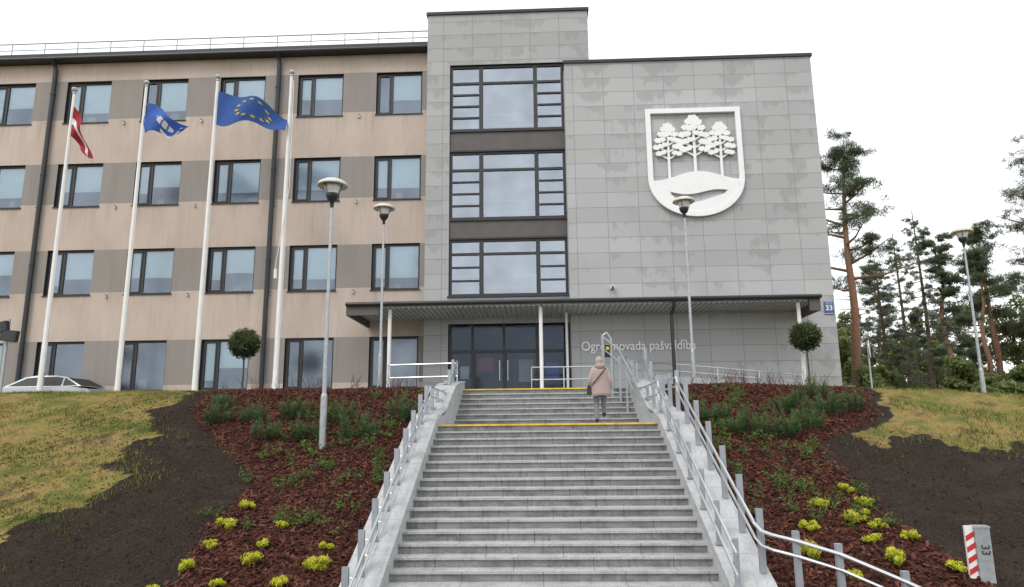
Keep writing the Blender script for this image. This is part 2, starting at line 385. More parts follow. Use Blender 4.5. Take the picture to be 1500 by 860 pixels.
for i,(a,b,c,d) in enumerate(holes):
    H=d-c; low=(i%4==3)
    if not low or random.random()<.35:
        k=random.choice([.45,.55,.62,.7,.72,.5]); w.quad((a+.72,YL+.235,d-H*k),(b-.05,YL+.235,d-H*k),(b-.05,YL+.235,d),(a+.72,YL+.235,d),M['blind'])
        w.cyl((a+.72,YL+.245,d-H*k),(b-.05,YL+.245,d-H*k),.015,m=M['blind'],n=6)
        if random.random()<.75:
            k=min(.95,k+random.choice([0,.15,.25,0])); w.quad((a+.1,YL+.235,d-H*k),(a+.6,YL+.235,d-H*k),(a+.6,YL+.235,d),(a+.1,YL+.235,d),M['blind'])
w.build('roller_blinds',OB)
w=B(); w.box(XL+.1,-4.7,YL+1.6,YL+1.7,G0,16.3,M['interior'])
for zt in tops: w.box(XL+.1,-4.7,YL+.25,YL+1.598,zt+.25,zt+.5,M['interior'])
m_int,tt,bb=nt('office_things'); bb.inputs['Base Color'].default_value=(.3,.28,.25,1)
for (a,b,c,d) in holes:
    if random.random()<.5: x=random.uniform(a+.7,b-.5); w.box(x,x+random.uniform(.2,.5),YL+.35,YL+.6,c-.1,c+random.uniform(.15,.5),simple('office_item',(random.uniform(.1,.5),random.uniform(.1,.4),random.uniform(.1,.4))) if random.random()<.4 else m_int)
w.build('left_wing_interior',OB)
w=B()
for x in (-21.42,-11.28,-31.5):
    w.cyl((x,YL-.14,G0),(x,YL-.14,16.0),.095,m=M['trim'],n=12); w.tube([(x,YL-.14,15.95),(x,YL-.2,16.15),(x,YL-.42,16.36)],.085,M['trim'],10)
    for z in (3.2,7,11,14.8): w.cyl((x,YL-.14,z),(x,YL-.14,z+.06),.115,m=M['trim'],n=12)
w.build('downpipes',OB)
w=B()
for z in (17.1,17.4,17.72): w.cyl((XL,YL+.5,z),(-4.66,YL+.5,z),.02 if z<17.7 else .028,m=M['galv'],n=6)
x=XL
while x<-4.7: w.cyl((x,YL+.5,16.75),(x,YL+.5,17.72),.026,m=M['galv'],n=6); x+=1.55
w.build('roof_railing',OB)
w=B()
for xr in rights:
    for zt in tops[:3]:
        x=xr-2.02-.72; z=zt-2.05
        w.box(x-.03,x+.03,YL-.08,YL-.002,z-.06,z+.06,M['galv']); w.box(x-.035,x+.035,YL-.1,YL-.002,z+.061,z+.075,M['trim'])
w.build('wall_lights',OB)

# tower
w=B(); TX0,TX1=-4.63,2.26; WX0,WX1=-3.65,1.16
w.wall(TX0,TX1,G0,17.7,YT,[(WX0,WX1,5.27,15.32),(WX0,WX1,1.33,4.15)],M['stone2'],.28,M['frame'])
w.quad((TX0,YT,G0),(TX0,YT,17.7),(TX0,38,17.7),(TX0,38,G0),M['stone2']); w.quad((TX1,YT,G0),(TX1,38,G0),(TX1,38,17.7),(TX1,YT,17.7),M['stone2'])
w.quad((TX0,38,G0),(TX0,38,17.7),(TX1,38,17.7),(TX1,38,G0),M['stone2'])
w.build('tower_walls',OB)
w=B(); w.box(TX0-.06,TX1+.06,YT-.07,38.1,17.701,17.83,M['trim']); w.build('tower_parapet',OB)
w=B(); g=B(); it=B()
for (z0,z1) in ((12.33,15.32),(8.47,11.42),(5.27,7.65)):
    y0=YT+.10;y1=YT+.2; t=.11
    def hb(a,b,z,h=t,e=0): w.box(a,b,y0-e,y1-e,z,z+h,fr)
    hb(WX0,WX1,z1-t-.002); hb(WX0,WX1,z0+.002)
    for x in (WX0+.001,-2.42,-.12,WX1-t-.001): w.box(x,x+(t if x in(WX0+.001,WX1-t-.001) else .17),y0+.002,y1-.002,z0+t+.002,z1-t-.002,fr)
    zt=z1-.80 if z1-z0>2.6 else z1-.62
    w.box(WX0+.12,WX1-.12,y0+.004,y1-.004,zt-.05,zt+.05,fr)
    n=4 if z1-z0>2.6 else 3
    for k in range(1,n):
        z=z0+.1+(zt-z0-.1)*k/n
        for a,b in ((WX0+.12,-2.425),(.055,WX1-.12)): w.box(a,b,y0+.006,y1-.006,z-.035,z+.035,fr)
    g.quad((WX0+.1,YT+.16,z0+.1),(WX1-.1,YT+.16,z0+.1),(WX1-.1,YT+.16,z1-.1),(WX0+.1,YT+.16,z1-.1),M['glass2'])
    for z in (z0+.45,z0+.95): it.cyl((WX0,YT+.6,z),(WX1,YT+.6,z),.025,m=M['white'],n=6)
    it.box(WX0,WX1,YT+.3,YT+2.9,z0-.35,z0-.05,M['blind'])
w.build('curtain_wall_frames',OB); g.build('curtain_wall_glass',OB)
w=B()
for (a,b) in ((11.42,12.33),(7.65,8.47)):
    w.box(WX0+.01,WX1-.01,YT+.06,YT+.26,a,b,M['taupe'])
    w.box(WX0+.005,WX1-.005,YT-.01,YT+.1,b-.06,b+.02,M['trim']); w.box(WX0+.005,WX1-.005,YT+.03,YT+.1,a-.02,a+.05,M['trim'])
w.box(WX0-.05,WX1-.0,YT-.06,YT+.1,5.21,5.28,M['trim'])
w.build('spandrel_panels',OB)
it.box(TX0+.1,TX1-.1,YT+3,YT+3.1,4.6,17,simple('stairwell_wall',(.30,.32,.34),.9,var=.25,nscale=.5)); it.build('stairwell_interior',OB)
# entrance
w=B()
w.box(WX0,WX1,YT+.29,YT+4,4.16,4.3,M['taupe'])
w.quad((WX0,YT+.28,1.3),(WX0,YT+4,1.3),(WX0,YT+4,4.15),(WX0,YT+.28,4.15),M['taupe']); w.quad((WX1,YT+.28,1.3),(WX1,YT+.28,4.15),(WX1,YT+4,4.15),(WX1,YT+4,1.3),M['taupe'])
w.box(WX0,WX1,YT+4,YT+4.1,1.3,4.2,M['taupe'])
for x in (WX0+.02,-2.75,-1.5,-.2,WX1-.12): w.box(x,x+.1,YT+.12,YT+.22,1.37,4.14,fr)
w.box(WX0+.12,WX1-.12,YT+.125,YT+.215,3.0,3.12,fr); w.box(WX0+.12,WX1-.12,YT+.125,YT+.215,1.36,1.46,fr)
for x in (-2.65,-1.4,-.1): w.box(x+.01,x+.07,YT+.1,YT+.2,1.47,2.99,fr)
for x in (-1.62,-1.3): w.cyl((x,YT+.06,1.9),(x,YT+.06,2.7),.02,m=M['rail'],n=8)
w.build('entrance_frames',OB)
w=B(); w.quad((WX0+.1,YT+.17,1.4),(-2.7,YT+.17,1.4),(-2.7,YT+.17,4.1),(WX0+.1,YT+.17,4.1),M['glassd']); w.quad((-2.7,YT+.17,1.4),(WX1-.1,YT+.17,1.4),(WX1-.1,YT+.17,4.1),(-2.7,YT+.17,4.1),M['glassd']); w.build('entrance_glass',OB)
w=B(); w.box(-2.5,-1.9,YT+.5,YT+.55,2.3,2.85,simple('poster_red',(.45,.07,.06))); w.box(-.9,-.3,YT+.9,YT+.98,1.9,2.8,simple('notice_board',(.6,.6,.56))); w.box(.2,.7,YT+.3,YT+.34,1.9,2.6,simple('notice_blue',(.05,.14,.45)))
w.box(-3.2,-2.85,YT+.3,YT+.33,2.0,2.5,simple('notice_paper',(.7,.7,.7)))
w.box(-1.2,-.6,YT+2.5,YT+3.2,1.36,2.3,simple('reception_desk',(.28,.2,.12))); w.build('lobby_furnishings',OB)
# right block
w=B(); RX0,RX1=1.18,11.27
w.wall(RX0,RX1,G0,14.95,YR,[],M['stone'])
w.quad((RX0,YR,G0),(RX0,YR,14.95),(RX0,40,14.95),(RX0,40,G0),M['stone']); w.quad((RX1,YR,G0),(RX1,40,G0),(RX1,40,14.95),(RX1,YR,14.95),M['stone'])
w.quad((RX0,40,G0),(RX0,40,14.95),(RX1,40,14.95),(RX1,40,G0),M['stone']); w.build('right_block_walls',OB)
w=B(); w.box(RX0-.05,RX1+.06,YR-.07,40.1,14.951,15.08,M['trim']); w.build('right_block_parapet',OB)
w=B(); w.box(2.75,2.9,YR-.2,YR-.002,5.35,5.45,M['white']); w.box(2.79,2.86,YR-.26,YR-.2,5.33,5.43,M['black']); w.build('wall_camera',OB)
# canopy
CA=empty('entrance_canopy'); w=B(); y0=24.95
w.box(-7.05,9.95,y0,YR-.02,4.50,4.63,M['trim']); w.box(-7.05,-4.64,YR-.02,YL-.05,4.50,4.63,M['trim']); w.box(-4.64,1.17,YR-.02,YT-.01,4.50,4.63,M['trim'])
w.cyl((-7.05,y0-.07,4.55),(9.95,y0-.07,4.55),.075,m=M['trim'],n=10)
w.box(-7.05,-5.85,y0+.002,y0+.10,4.15,4.498,M['taupe']); w.box(-7.05,-6.95,y0+.101,YL-.05,4.15,4.498,M['taupe'])
w.box(9.55,9.93,y0+.002,y0+.10,4.05,4.498,M['taupe']); w.box(9.85,9.93,y0+.101,YR-.02,4.05,4.498,M['taupe'])
w.box(-7.0,9.9,YR-.14,YR-.021,4.63,4.72,M['trim'])
w.build('roof',CA)
w=B(); x=-6.93
while x<9.8:
    y1=(YL if x<-4.66 else (YT if x<1.15 else YR))-.03
    w.box(x,x+.11,y0+.102,y1,4.40,4.495,M['soffit']); w.box(x+.11,x+.19,y0+.102,y1,4.44,4.495,M['soffit']); x+=.19
w.build('soffit',CA)
w=B()
for x in (-5.5,0.02,9.25): w.cyl((x,25.25,1.3),(x,25.25,4.4),.07,m=M['white'],n=14); w.box(x-.13,x+.13,25.12,25.38,1.3,1.37,M['galv'])
for x in (1.0,): w.cyl((x,26.6,1.3),(x,26.6,4.4),.05,m=M['white'],n=12)
w.tube([(4.78,24.9,4.5),(4.78,24.95,4.3),(4.72,25.2,4.0),(4.72,25.2,1.3)],.065,M['trim'],10)
w.build('posts',CA)

# lettering
def text(name,body,loc,size,mat,ext=.02,rot=(math.pi/2,0,0),parent=None,align='LEFT',off=0):
    cu=bpy.data.curves.new(name,'FONT'); cu.body=body; cu.size=size; cu.extrude=ext; cu.align_x=align; cu.offset=off; cu.materials.append(mat)
    o=bpy.data.objects.new(name,cu); COL.objects.link(o); o.location=loc; o.rotation_euler=rot
    if parent: o.parent=parent
    return o
t_=text('wall_lettering','Ogres novada pašvaldība',(1.55,YR-.05,2.96),.50,M['emblem'],.02,off=.005)
bpy.context.view_layer.update(); t_.scale=(4.35/max(.1,t_.dimensions.x),1,1)
SG=empty('house_number_sign'); w=B(); w.box(10.86,11.2,YR-.035,YR-.004,4.22,4.72,M['signblue']); w.box(10.88,11.18,YR-.0385,YR-.036,4.24,4.255,M['white']);w.box(10.88,11.18,YR-.0385,YR-.036,4.685,4.70,M['white']); w.build('plate',SG)
text('number','33',(11.03,YR-.045,4.37),.27,M['white'],.004,parent=SG,align='CENTER',off=.006); text('street','Brīvības iela',(11.03,YR-.045,4.6),.052,M['white'],.003,parent=SG,align='CENTER')

# coat of arms
CO=empty('town_coat_of_arms'); w=B(); E=M['emblem']; cx=6.31
def shield(rx,zt,zb,rz):
    pts=[(-rx,zt),(rx,zt)]; n=28
    for i in range(n+1):
        a=math.pi*i/n; s=math.sin(a); pts.append((rx*math.cos(a),zb-rz*s**.92 if s>0 else zb))
    return [(cx+x,z) for x,z in pts]
O=shield(1.90,12.76,9.85,1.66); I=shield(1.70,12.56,9.85,1.46); n=len(O)
ya,yb_=YR-.16,YR-.02
vs=[(x,ya,z) for x,z in O]+[(x,ya,z) for x,z in I]+[(x,yb_,z) for x,z in O]+[(x,yb_,z) for x,z in I]; fs=[]
for i in range(n):
    j=(i+1)%n; fs+=[(i,j,n+j,n+i),(i,2*n+i,2*n+j,j),(n+i,n+j,3*n+j,3*n+i)]
w.add(vs,fs,E); w.build('shield_border',CO)
w=B()
def hill(x): return 9.86+.15*math.sin((x-cx)*1.9+1.4)+.05*math.cos((x-cx)*1.1)
def gt(x): return 9.20+.09*math.sin((x-cx)*2.6-.6)
def gb(x):
    q=1-((x-cx-.05)/1.12)**2
    return gt(x)-(.36*math.sqrt(q) if q>0 else 0)
K=44; xs=[cx-1.695+3.39*i/K for i in range(K+1)]
def bot(x):
    q=max(0,1-((x-cx)/1.70)**2)**.5; return 9.85-1.46*q**.92
for i in range(K):
    a,b=xs[i],xs[i+1]
    if max(bot(a),bot(b))<gt((a+b)/2)-.02:
        w.prism([(a,gt(a)),(b,gt(b)),(b,hill(b)),(a,hill(a))],YR-.14,YR-.03,E)
        w.prism([(a,min(bot(a),gb(a)-.01)),(b,min(bot(b),gb(b)-.01)),(b,gb(b)),(a,gb(a))],YR-.14,YR-.03,E)
    else: w.prism([(a,min(bot(a),hill(a)-.01)),(b,min(bot(b),hill(b)-.01)),(b,hill(b)),(a,hill(a))],YR-.14,YR-.03,E)
w.build('hills_and_water',CO)
w=B()
def arms_tree(x0,zb,zc,s,seed):
    r=random.Random(seed); k=0
    w.prism([(x0-.055*s,zb),(x0+.055*s,zb),(x0+.035*s,zc+.75*s),(x0-.035*s,zc+.75*s)],YR-.12,YR-.035,E)
    tiers=[(0,.80,.17),(-.17,.68,.13),(.17,.66,.14),(-.30,.46,.13),(0,.48,.14),(.30,.44,.13),(-.13,.42,.12),
           (-.44,.18,.13),(-.25,.22,.12),(.27,.20,.12),(.46,.15,.12),(.1,.24,.1),
           (-.52,-.12,.13),(-.33,-.08,.12),(.33,-.10,.13),(.52,-.14,.12),(-.14,-.02,.1),
           (-.42,-.40,.12),(-.24,-.36,.10),(.28,-.38,.11),(.45,-.42,.11)]
    for dx,dz,rr in tiers:
        k+=1; c0=(x0+dx*s*.92,zc+dz*s); n=20; ph=r.random()*6
        poly=[(c0[0]+rr*s*1.2*(1+.14*math.sin(6*2*math.pi*i/n+ph))*math.cos(2*math.pi*i/n),c0[1]+rr*s*.85*(1+.14*math.sin(6*2*math.pi*i/n+ph))*math.sin(2*math.pi*i/n)) for i in range(n)]
        w.prism(poly,YR-.125-.0025*k,YR-.05-.001*k,E)
    for zz in (-.5,-.2,.1):
        for sg in (-1,1):
            q=[(x0,zc+(zz-.16)*s),(x0+sg*.40*s,zc+(zz+.08)*s),(x0+sg*.40*s,zc+(zz+.12)*s),(x0,zc+(zz-.09)*s)]
            w.prism(q if sg>0 else q[::-1],YR-.118-.001*zz,YR-.04,E)
arms_tree(6.31,9.75,11.42,1.12,1); arms_tree(5.27,9.75,11.22,.98,2); arms_tree(7.35,9.75,11.22,.98,3)
w.build('pine_trees_relief',CO)

# ------------------------------------------------------------------ stairs
ST=empty('granite_staircase'); TR=.3625; RS=.1637
wt=B(); wr=B()
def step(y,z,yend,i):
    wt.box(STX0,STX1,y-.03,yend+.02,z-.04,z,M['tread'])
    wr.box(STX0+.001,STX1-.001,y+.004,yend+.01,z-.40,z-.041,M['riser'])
for i in range(0,20):
    y=17.8-TR*i; z=.15-RS*i; step(y,z,(y+TR) if i else 21.2,i)
RU=1.2/7
for i in range(7): step(21.2+TR*i*1.04,.15+RU*(i+1),21.2+TR*(i+1)*1.04 if i<6 else 24.6,i)
YTOP=21.2+TR*6*1.04
wt.build('treads',ST); wr.build('risers',ST)
w=B()
w.box(STX0+.01,STX1-.01,17.8-.036,17.8+.06,.15-.036,.154,M['yellow']); w.box(STX0+.01,STX1-.9,YTOP-.036,YTOP+.06,1.35-.036,1.354,M['yellow'])
w.build('yellow_edge_strips',ST)
def nose(y):
    if y<=17.8: return .15-(17.8-y)*RS/TR
    if y<=21.2: return .15
    return min(1.35,.15+(y-21.2)*RU/(TR*1.04)+.1)
def wtop(y,x):
    return float(max(nose(y)+.26,Hn(x,y)+.12)) if y<22.5 else max(nose(y)+.26,1.52)
for nm,x0,x1,xq in (('left_parapet',-3.2,STX0-.001,-3.4),('right_parapet',STX1+.001,3.52,3.9)):
    ys=[10.3+.25*i for i in range(55)]; ys=[y for y in ys if y<24.0]+[24.0]
    w=B(); poly=[(y,wtop(y,xq)) for y in ys]
    b0=[(y,-3.6) for y in ys]
    for i in range(len(ys)-1):
        w.prismx([poly[i],poly[i+1],(b0[i+1][0],b0[i+1][1]),(b0[i][0],b0[i][1])],x0,x1,M['wallgran'])
    i=0
    while i<len(ys)-1:
        j=min(i+4,len(ys)-1); a,b=ys[i]+.004,ys[j]-.004
        w.add([(x0-.02,a,wtop(a,xq)+.002),(x1+.02,a,wtop(a,xq)+.002),(x1+.02,b,wtop(b,xq)+.002),(x0-.02,b,wtop(b,xq)+.002),
               (x0-.02,a,wtop(a,xq)+.045),(x1+.02,a,wtop(a,xq)+.045),(x1+.02,b,wtop(b,xq)+.045),(x0-.02,b,wtop(b,xq)+.045)],
              [(0,3,2,1),(4,5,6,7),(0,1,5,4),(2,3,7,6),(0,4,7,3),(1,2,6,5)],M['wallgran']); i=j
    w.build(nm,ST)
w=B(); w.box(-12.5,10.5,YTOP+.7,27.9,.9,1.354,M['paving']); w.build('entrance_pavement')

# railings
LR=empty('left_stair_railing'); w=B(); y=10.9
while y<23.8:
    zt=nose(y)+1.0 if y<17.9 else (max(nose(y)+1.0,1.15) if y<21.3 else nose(y)+1.05)
    w.box(-3.0,-2.9,y-.035,y-.020,wtop(y,-3.4)+.04,zt,M['post']); w.box(-3.0,-2.9,y+.02,y+.035,wtop(y,-3.4)+.04,zt,M['post'])
    w.box(-2.99,-2.91,y-.0195,y+.0195,zt-.05,zt-.03,M['post']); w.box(-3.03,-2.87,y-.07,y+.07,wtop(y,-3.4)+.04,wtop(y,-3.4)+.055,M['galv'])
    y+=.9
w.build('posts',LR)
w=B()
def nose2(y):
    if y<=17.6: return .15-(17.8-y)*RS/TR
    if y<=21.0: return .15+.02
    return min(1.38,.15+(y-21.0)*1.2/2.3)
def handline(x,off,ya,yb2):
    pts=[];y=ya
    while y<yb2: pts.append((x,y,nose2(y)+off)); y+=.15
    return pts
w.tube(handline(-2.80,.92,10.4,24.2),.024,M['rail']); w.tube(handline(-2.80,.68,10.4,24.2),.021,M['rail'])
w.tube(handline(-2.92,.45,10.4,24.2),.018,M['rail'])
y=10.9
while y<23.8:
    for off in (.68,.92): w.tube([(-2.92,y,nose2(y)+off-.08),(-2.85,y,nose2(y)+off-.07),(-2.80,y,nose2(y)+off-.02)],.009,M['rail'],6)
    y+=.9
w.build('handrails',LR)
RR=empty('right_stair_railing'); w=B(); y=11.83
while y<24.2:
    zt=nose2(y)+1.28
    w.box(3.38,3.48,y-.035,y-.018,wtop(y,3.9)+.04,zt,M['post']); w.box(3.38,3.48,y+.018,y+.035,wtop(y,3.9)+.04,zt,M['post']); w.box(3.385,3.475,y-.0175,y+.0175,zt-.05,zt-.03,M['post'])
    y+=1.04
y=11.5
while y<24:
    w.box(2.90,2.98,y-.03,y+.03,nose(y)-.05,nose2(y)+1.02,M['post']); w.box(2.87,3.02,y-.06,y+.06,wtop(y,3.9)+.047,wtop(y,3.9)+.07,M['galv'])
    y+=1.04
w.build('posts',RR)
w=B()
w.tube(handline(2.87,.98,11.2,24.3),.024,M['rail']); w.tube(handline(2.87,.66,11.2,24.3),.024,M['rail'])
y=11.5
while y<24:
    for off in (.66,.98): w.tube([(2.92,y,nose2(y)+off-.07),(2.88,y,nose2(y)+off-.04),(2.87,y,nose2(y)+off-.01)],.009,M['rail'],6)
    y+=1.04
pr=handline(3.33,1.08,11.8,24.3); 
lower=[(6.6,9.4,-2.95),(5.8,10.0,-2.52),(5.0,10.5,-2.12),(4.3,10.95,-1.82),(3.8,11.25,-1.68),(3.5,11.45,-1.62),(3.38,11.62,-1.58)]
w.tube(lower+pr,.028,M['rail'],10); 
w.tube([(a,b,c-.22) for a,b,c in lower+pr],.022,M['rail'],8)
for a,b,c in lower[1:5]: w.box(a-.045,a+.045,b-.045+.06,b+.045+.06,c-1.1,c+.14,M['post'])
w.build('handrails',RR)
SL=empty('stair_lift'); w=B()
w.box(2.02,2.10,YTOP-.08,YTOP,1.35,3.10,M['post']); w.box(2.30,2.38,YTOP-.08,YTOP,1.35,3.0,M['post']); w.tube([(2.06,YTOP-.04,3.05),(2.2,YTOP-.04,3.18),(2.34,YTOP-.04,2.95)],.028,M['rail'])
w.tube([(2.1,YTOP-.05,3.0),(2.5,22.6,2.5),(2.72,21.2,1.55),(2.75,20.6,1.2)],.028,M['rail']); w.tube([(2.1,YTOP-.05,2.6),(2.5,22.6,2.1),(2.72,21.2,1.15)],.024,M['rail'])
for q in ((2.3,23.1),(2.5,22.6),(2.62,21.9)): w.box(q[0]-.03,q[0]+.03,q[1]-.03,q[1]+.03,nose(q[1])-.1,nose(q[1])+1.4,M['post'])
w.box(2.13,2.29,YTOP-.12,YTOP+.08,2.35,2.75,M['black']); w.box(2.16,2.26,YTOP-.14,YTOP-.121,2.58,2.68,M['yellow'])
w.build('lift_body',SL)
UR=empty('terrace_railing'); w=B()
def hrail(pts,h=(.9,.45),sp=1.2,posts=True):
    for k in h: w.tube([(a,b,c+k) for a,b,c in pts],.025,M['rail'])
    for (a,b) in zip(pts[:-1],pts[1:]):
        A=Vector(a);C=Vector(b); n=max(1,int((C-A).length/sp))
        for i in range(n+1): p=A.lerp(C,i/n); w.cyl(p,(p.x,p.y,p.z+max(h)),.022,m=M['rail'],n=8)
hrail([(-2.9,24.3,1.4),(-4.3,24.5,1.4),(-5.4,24.7,1.4)]); hrail([(-.35,25.8,1.35),(2.0,25.8,1.35)],sp=.8)
hrail([(3.3,24.5,1.4),(4.9,25.9,1.45),(9.4,25.9,1.0)],(.85,.6)); w.build('rails',UR)
w=B(); w.prism([(4.2,1.3),(9.6,1.0),(9.6,1.5),(4.2,1.95)],26.0,26.2,M['wallgran']); w.build('ramp_wall')

# ------------------------------------------------------------------ street lamps
def lamp(x,y,h):
    zb=float(Hn(x,y)); o=empty('street_lamp'); o.location=(x,y,zb)
    w=B(); w.cyl((0,0,-.3),(0,0,1.25),.085,.08,M['galv'],14); w.cyl((0,0,1.25),(0,0,1.33),.08,.055,M['galv'],14); w.cyl((0,0,1.33),(0,0,h-.65),.055,.036,M['galv'],12)
    w.box(-.035,.035,-.092,-.08,.5,.85,M['galv']); w.build('pole',o)
    w=B(); w.lathe((0,0,h),[(.036,-.72),(.05,-.66),(.055,-.56),(.12,-.50),(.165,-.40),(.17,-.34),(0,-.34)],M['trim'])
    for i in range(3):
        a=i*2.09; w.cyl((.16*math.cos(a),.16*math.sin(a),h-.36),(.27*math.cos(a),.27*math.sin(a),h-.09),.01,m=M['trim'],n=6)
    w.build('gear_housing',o,True)
    w=B(); w.lathe((0,0,h),[(.155,-.339),(.17,-.25),(.25,-.11),(.0,-.11)],M['lampglass']); w.build('diffuser',o,True)
    w=B(); w.lathe((0,0,h),[(.0,-.095),(.26,-.10),(.385,-.13),(.395,-.11),(.36,-.04),(.24,.03),(.1,.06),(0,.065)],M['lampdish'],28); w.build('reflector_dish',o,True)
lamp(-5.35,17.27,6.8); lamp(-5.62,24.4,6.75); lamp(5.22,24.4,6.75); lamp(16.75,27.6,6.8)

# ------------------------------------------------------------------ flagpoles & flags
def flagpole(x,top):
    o=empty('flagpole'); w=B(); y=24.7
    w.cyl((x,y,1.2),(x,y,top-.1),.10,.05,M['white'],16); w.cyl((x,y,1.2),(x,y,1.42),.14,m=M['white'],n=16)
    w.lathe((x,y,top-.1),[(.05,0),(.07,.02),(.07,.07),(.05,.09),(.09,.13),(.11,.19),(.08,.25),(0,.27)],M['galv'],14)
    w.tube([(x+.09,y-.06,1.9+0),(x+.13,y-.08,6),(x+.07,y-.06,top-.15)],.008,M['white'],5)
    w.box(x+.09,x+.13,y-.06,y-.02,2.0,2.25,M['galv']); w.build('pole',o); return o
P=[flagpole(-18.0,13.15),flagpole(-15.14,13.35),flagpole(-12.33,13.5),flagpole(-9.43,13.6)]
w=B(); w.tube([(-9.30,24.62,13.3),(-9.25,24.6,9),(-9.62,24.6,5.9),(-9.55,24.6,5.75)],.012,M['white'],5); w.cyl((-9.6,24.6,5.5),(-9.6,24.6,5.85),.06,m=M['lampglass'],n=10); w.build('halyard_weight',P[3])
def cloth(name,col):
    m,t,b=nt(name); b.inputs['Roughness'].default_value=.75
    p=pos(t); bump(t,b,noise(t,7,p,3),.35,.05)
    c=ramp(t,noise(t,2.5,p),[(.3,[x*.85 for x in col]),(.7,[min(1,x*1.1) for x in col])]); L(t,c,b.inputs['Base Color'])
    tl=N(t,'ShaderNodeBsdfTranslucent'); L(t,c,tl.inputs[0]); mx=N(t,'ShaderNodeMixShader'); mx.inputs[0].default_value=.3
    o=[n for n in t.nodes if n.type=='OUTPUT_MATERIAL'][0]; L(t,b.outputs[0],mx.inputs[1]); L(t,tl.outputs[0],mx.inputs[2]); L(t,mx.outputs[0],o.inputs[0])
    return m
CR=cloth('flag_carmine',(.36,.02,.035)); CW=cloth('flag_white',(.8,.8,.8)); CB=cloth('flag_blue',(.035,.11,.38)); CB2=cloth('flag_royal_blue',(.05,.13,.50)); CY=cloth('flag_gold',(.85,.6,.03))
def flag(name,fn,matf,nu=48,nv=24,extra=None):
    w=B(); vs=[fn(u/nu,v/nv) for v in range(nv+1) for u in range(nu+1)]
    for v in range(nv):
        for u in range(nu): 
            i=v*(nu+1)+u; q=[i,i+1,i+nu+2,i+nu+1]; w.f.append(q); w.m.append(w.mi(matf((u+.5)/nu,(v+.5)/nv)))
    w.v=[tuple(p) for p in vs]
    if extra: extra(w)
    return w.build(name,None,True)
def f1(u,v):
    x=-17.9+ .95*u+.12*math.sin(6*u+2.5*v)*u**.5; z=12.5-2.15*u**1.15-v*1.25*(1-.72*u); return (x+.18*v*u*(1-u),24.62+.28*math.sin(9*u+5*v)*u**.5,z)
flag('latvian_flag',f1,lambda u,v: CW if .4<v<.6 else CR,40,40)
def f2(u,v):
    return (-15.03+1.68*u+.05*math.sin(8*v+4*u),24.62+.25*math.sin(8*u+4*v)*u**.6,12.55-1.0*u+.12*math.sin(7*u)-v*1.28*(1-.74*u))
flag('town_flag',f2,lambda u,v: CW if (((u-.48)/.15)**2+((v-.5)/.26)**2<1 and abs(((u*9+v*3)%1)-.5)>.12) or (u>.35 and .83<v+.12*math.sin(9*u)<.95) else CB2,60,44)
def f3(u,v):
    return (-12.22+2.78*u,24.62+.22*math.sin(8.5*u+2.5*v)*u**.5,12.93-.30*u-.85*u*u-.09*math.sin(9*u)-v*(1.38-.75*u)+.05*math.sin(12*u+3*v))
def stars(w):
    for sd in (-1,1):
        for k in range(12):
            a=k*math.pi/6; cu,cv=.5+math.sin(a)*.22,.5-math.cos(a)*.33; vs=[]
            for i in range(10):
                r=(1 if i%2==0 else .42); b=i*math.pi/5; p=Vector(f3(cu+math.sin(b)*r*.042,cv-math.cos(b)*r*.063)); p.y+=sd*.018; vs.append(p)
            c=Vector(f3(cu,cv)); c.y+=sd*.018; vs.append(c)
            w.add(vs,[(i,(i+1)%10,10) for i in range(10)],CY)
flag('european_union_flag',f3,lambda u,v: CB,60,30,stars)

# ------------------------------------------------------------------ vegetation
def topiary(x,y,zc,r):
    o=empty('topiary_tree'); zb=float(Hn(x,y)); w=B(); w.tube([(x,y,zb-.1),(x+.02,y,zb+.7),(x,y,zc)],[.045,.035,.03],M['trunk'],8); w.build('trunk',o)
    C,d=ball(4600,(x,y,zc),(r,r,r*.98),.55); C+=d*rng.normal(0,.05,(len(C),1)); V,F=quads(C,.075,1.7)
    var=np.clip(.4+.35*d[:,2]+.25*np.sin(C[:,0]*9)*np.sin(C[:,2]*8)+rng.normal(0,.2,len(C)),0,1)
    npmesh('crown',V,F,M['topi'],np.repeat(var,4),o)
topiary(-10.62,24.7,3.15,.53); topiary(9.2,24.7,3.1,.50)

def shrub(name,x,y,r,h,mat,n,size,up=.8,par=None):
    zb=float(Hn(x,y)); k=random.randint(4,8); Cs=[];vs=[]
    for i in range(k):
        a=random.random()*6.28; q=random.random()**.5*r*.75; rr=r*random.uniform(.28,.55)
        c=(x+q*math.cos(a),y+q*math.sin(a),zb+h*random.uniform(.25,.7)); C,d=ball(n//k,c,(rr,rr,rr*h/r*.6),.2); Cs.append(C); vs.append(np.clip(.45+.4*d[:,2]+rng.normal(0,.18,len(C)),0,1))
    C=np.concatenate(Cs); C[:,2]=np.maximum(C[:,2],zb+.01); V,F=quads(C,size,2.2,(0,0,up),.8)
    return npmesh(name,V,F,mat,np.repeat(np.concatenate(vs),4))
yel=[(-6.06,12.26),(-5.93,13.55),(-5.94,12.92),(-5.90,14.30),(-5.0,12.96),(-4.91,13.54),(-5.0,12.37),(-3.83,12.93),(-3.82,12.29),(-5.3,11.85),(-4.3,11.85),(-6.3,11.6),
     (6.07,14.82),(5.21,14.17),(6.12,14.21),(5.73,13.65),(4.77,13.43),(6.0,13.42),(5.6,12.95),(6.37,13.05),(4.39,12.65),(5.68,12.32),(6.6,12.24),(4.9,12.0)]
for x,y in yel:
    r=random.uniform(.13,.26); shrub('yellow_spirea_shrub',x,y,r,r*random.uniform(1.0,1.4),M['yel'],460,.055)
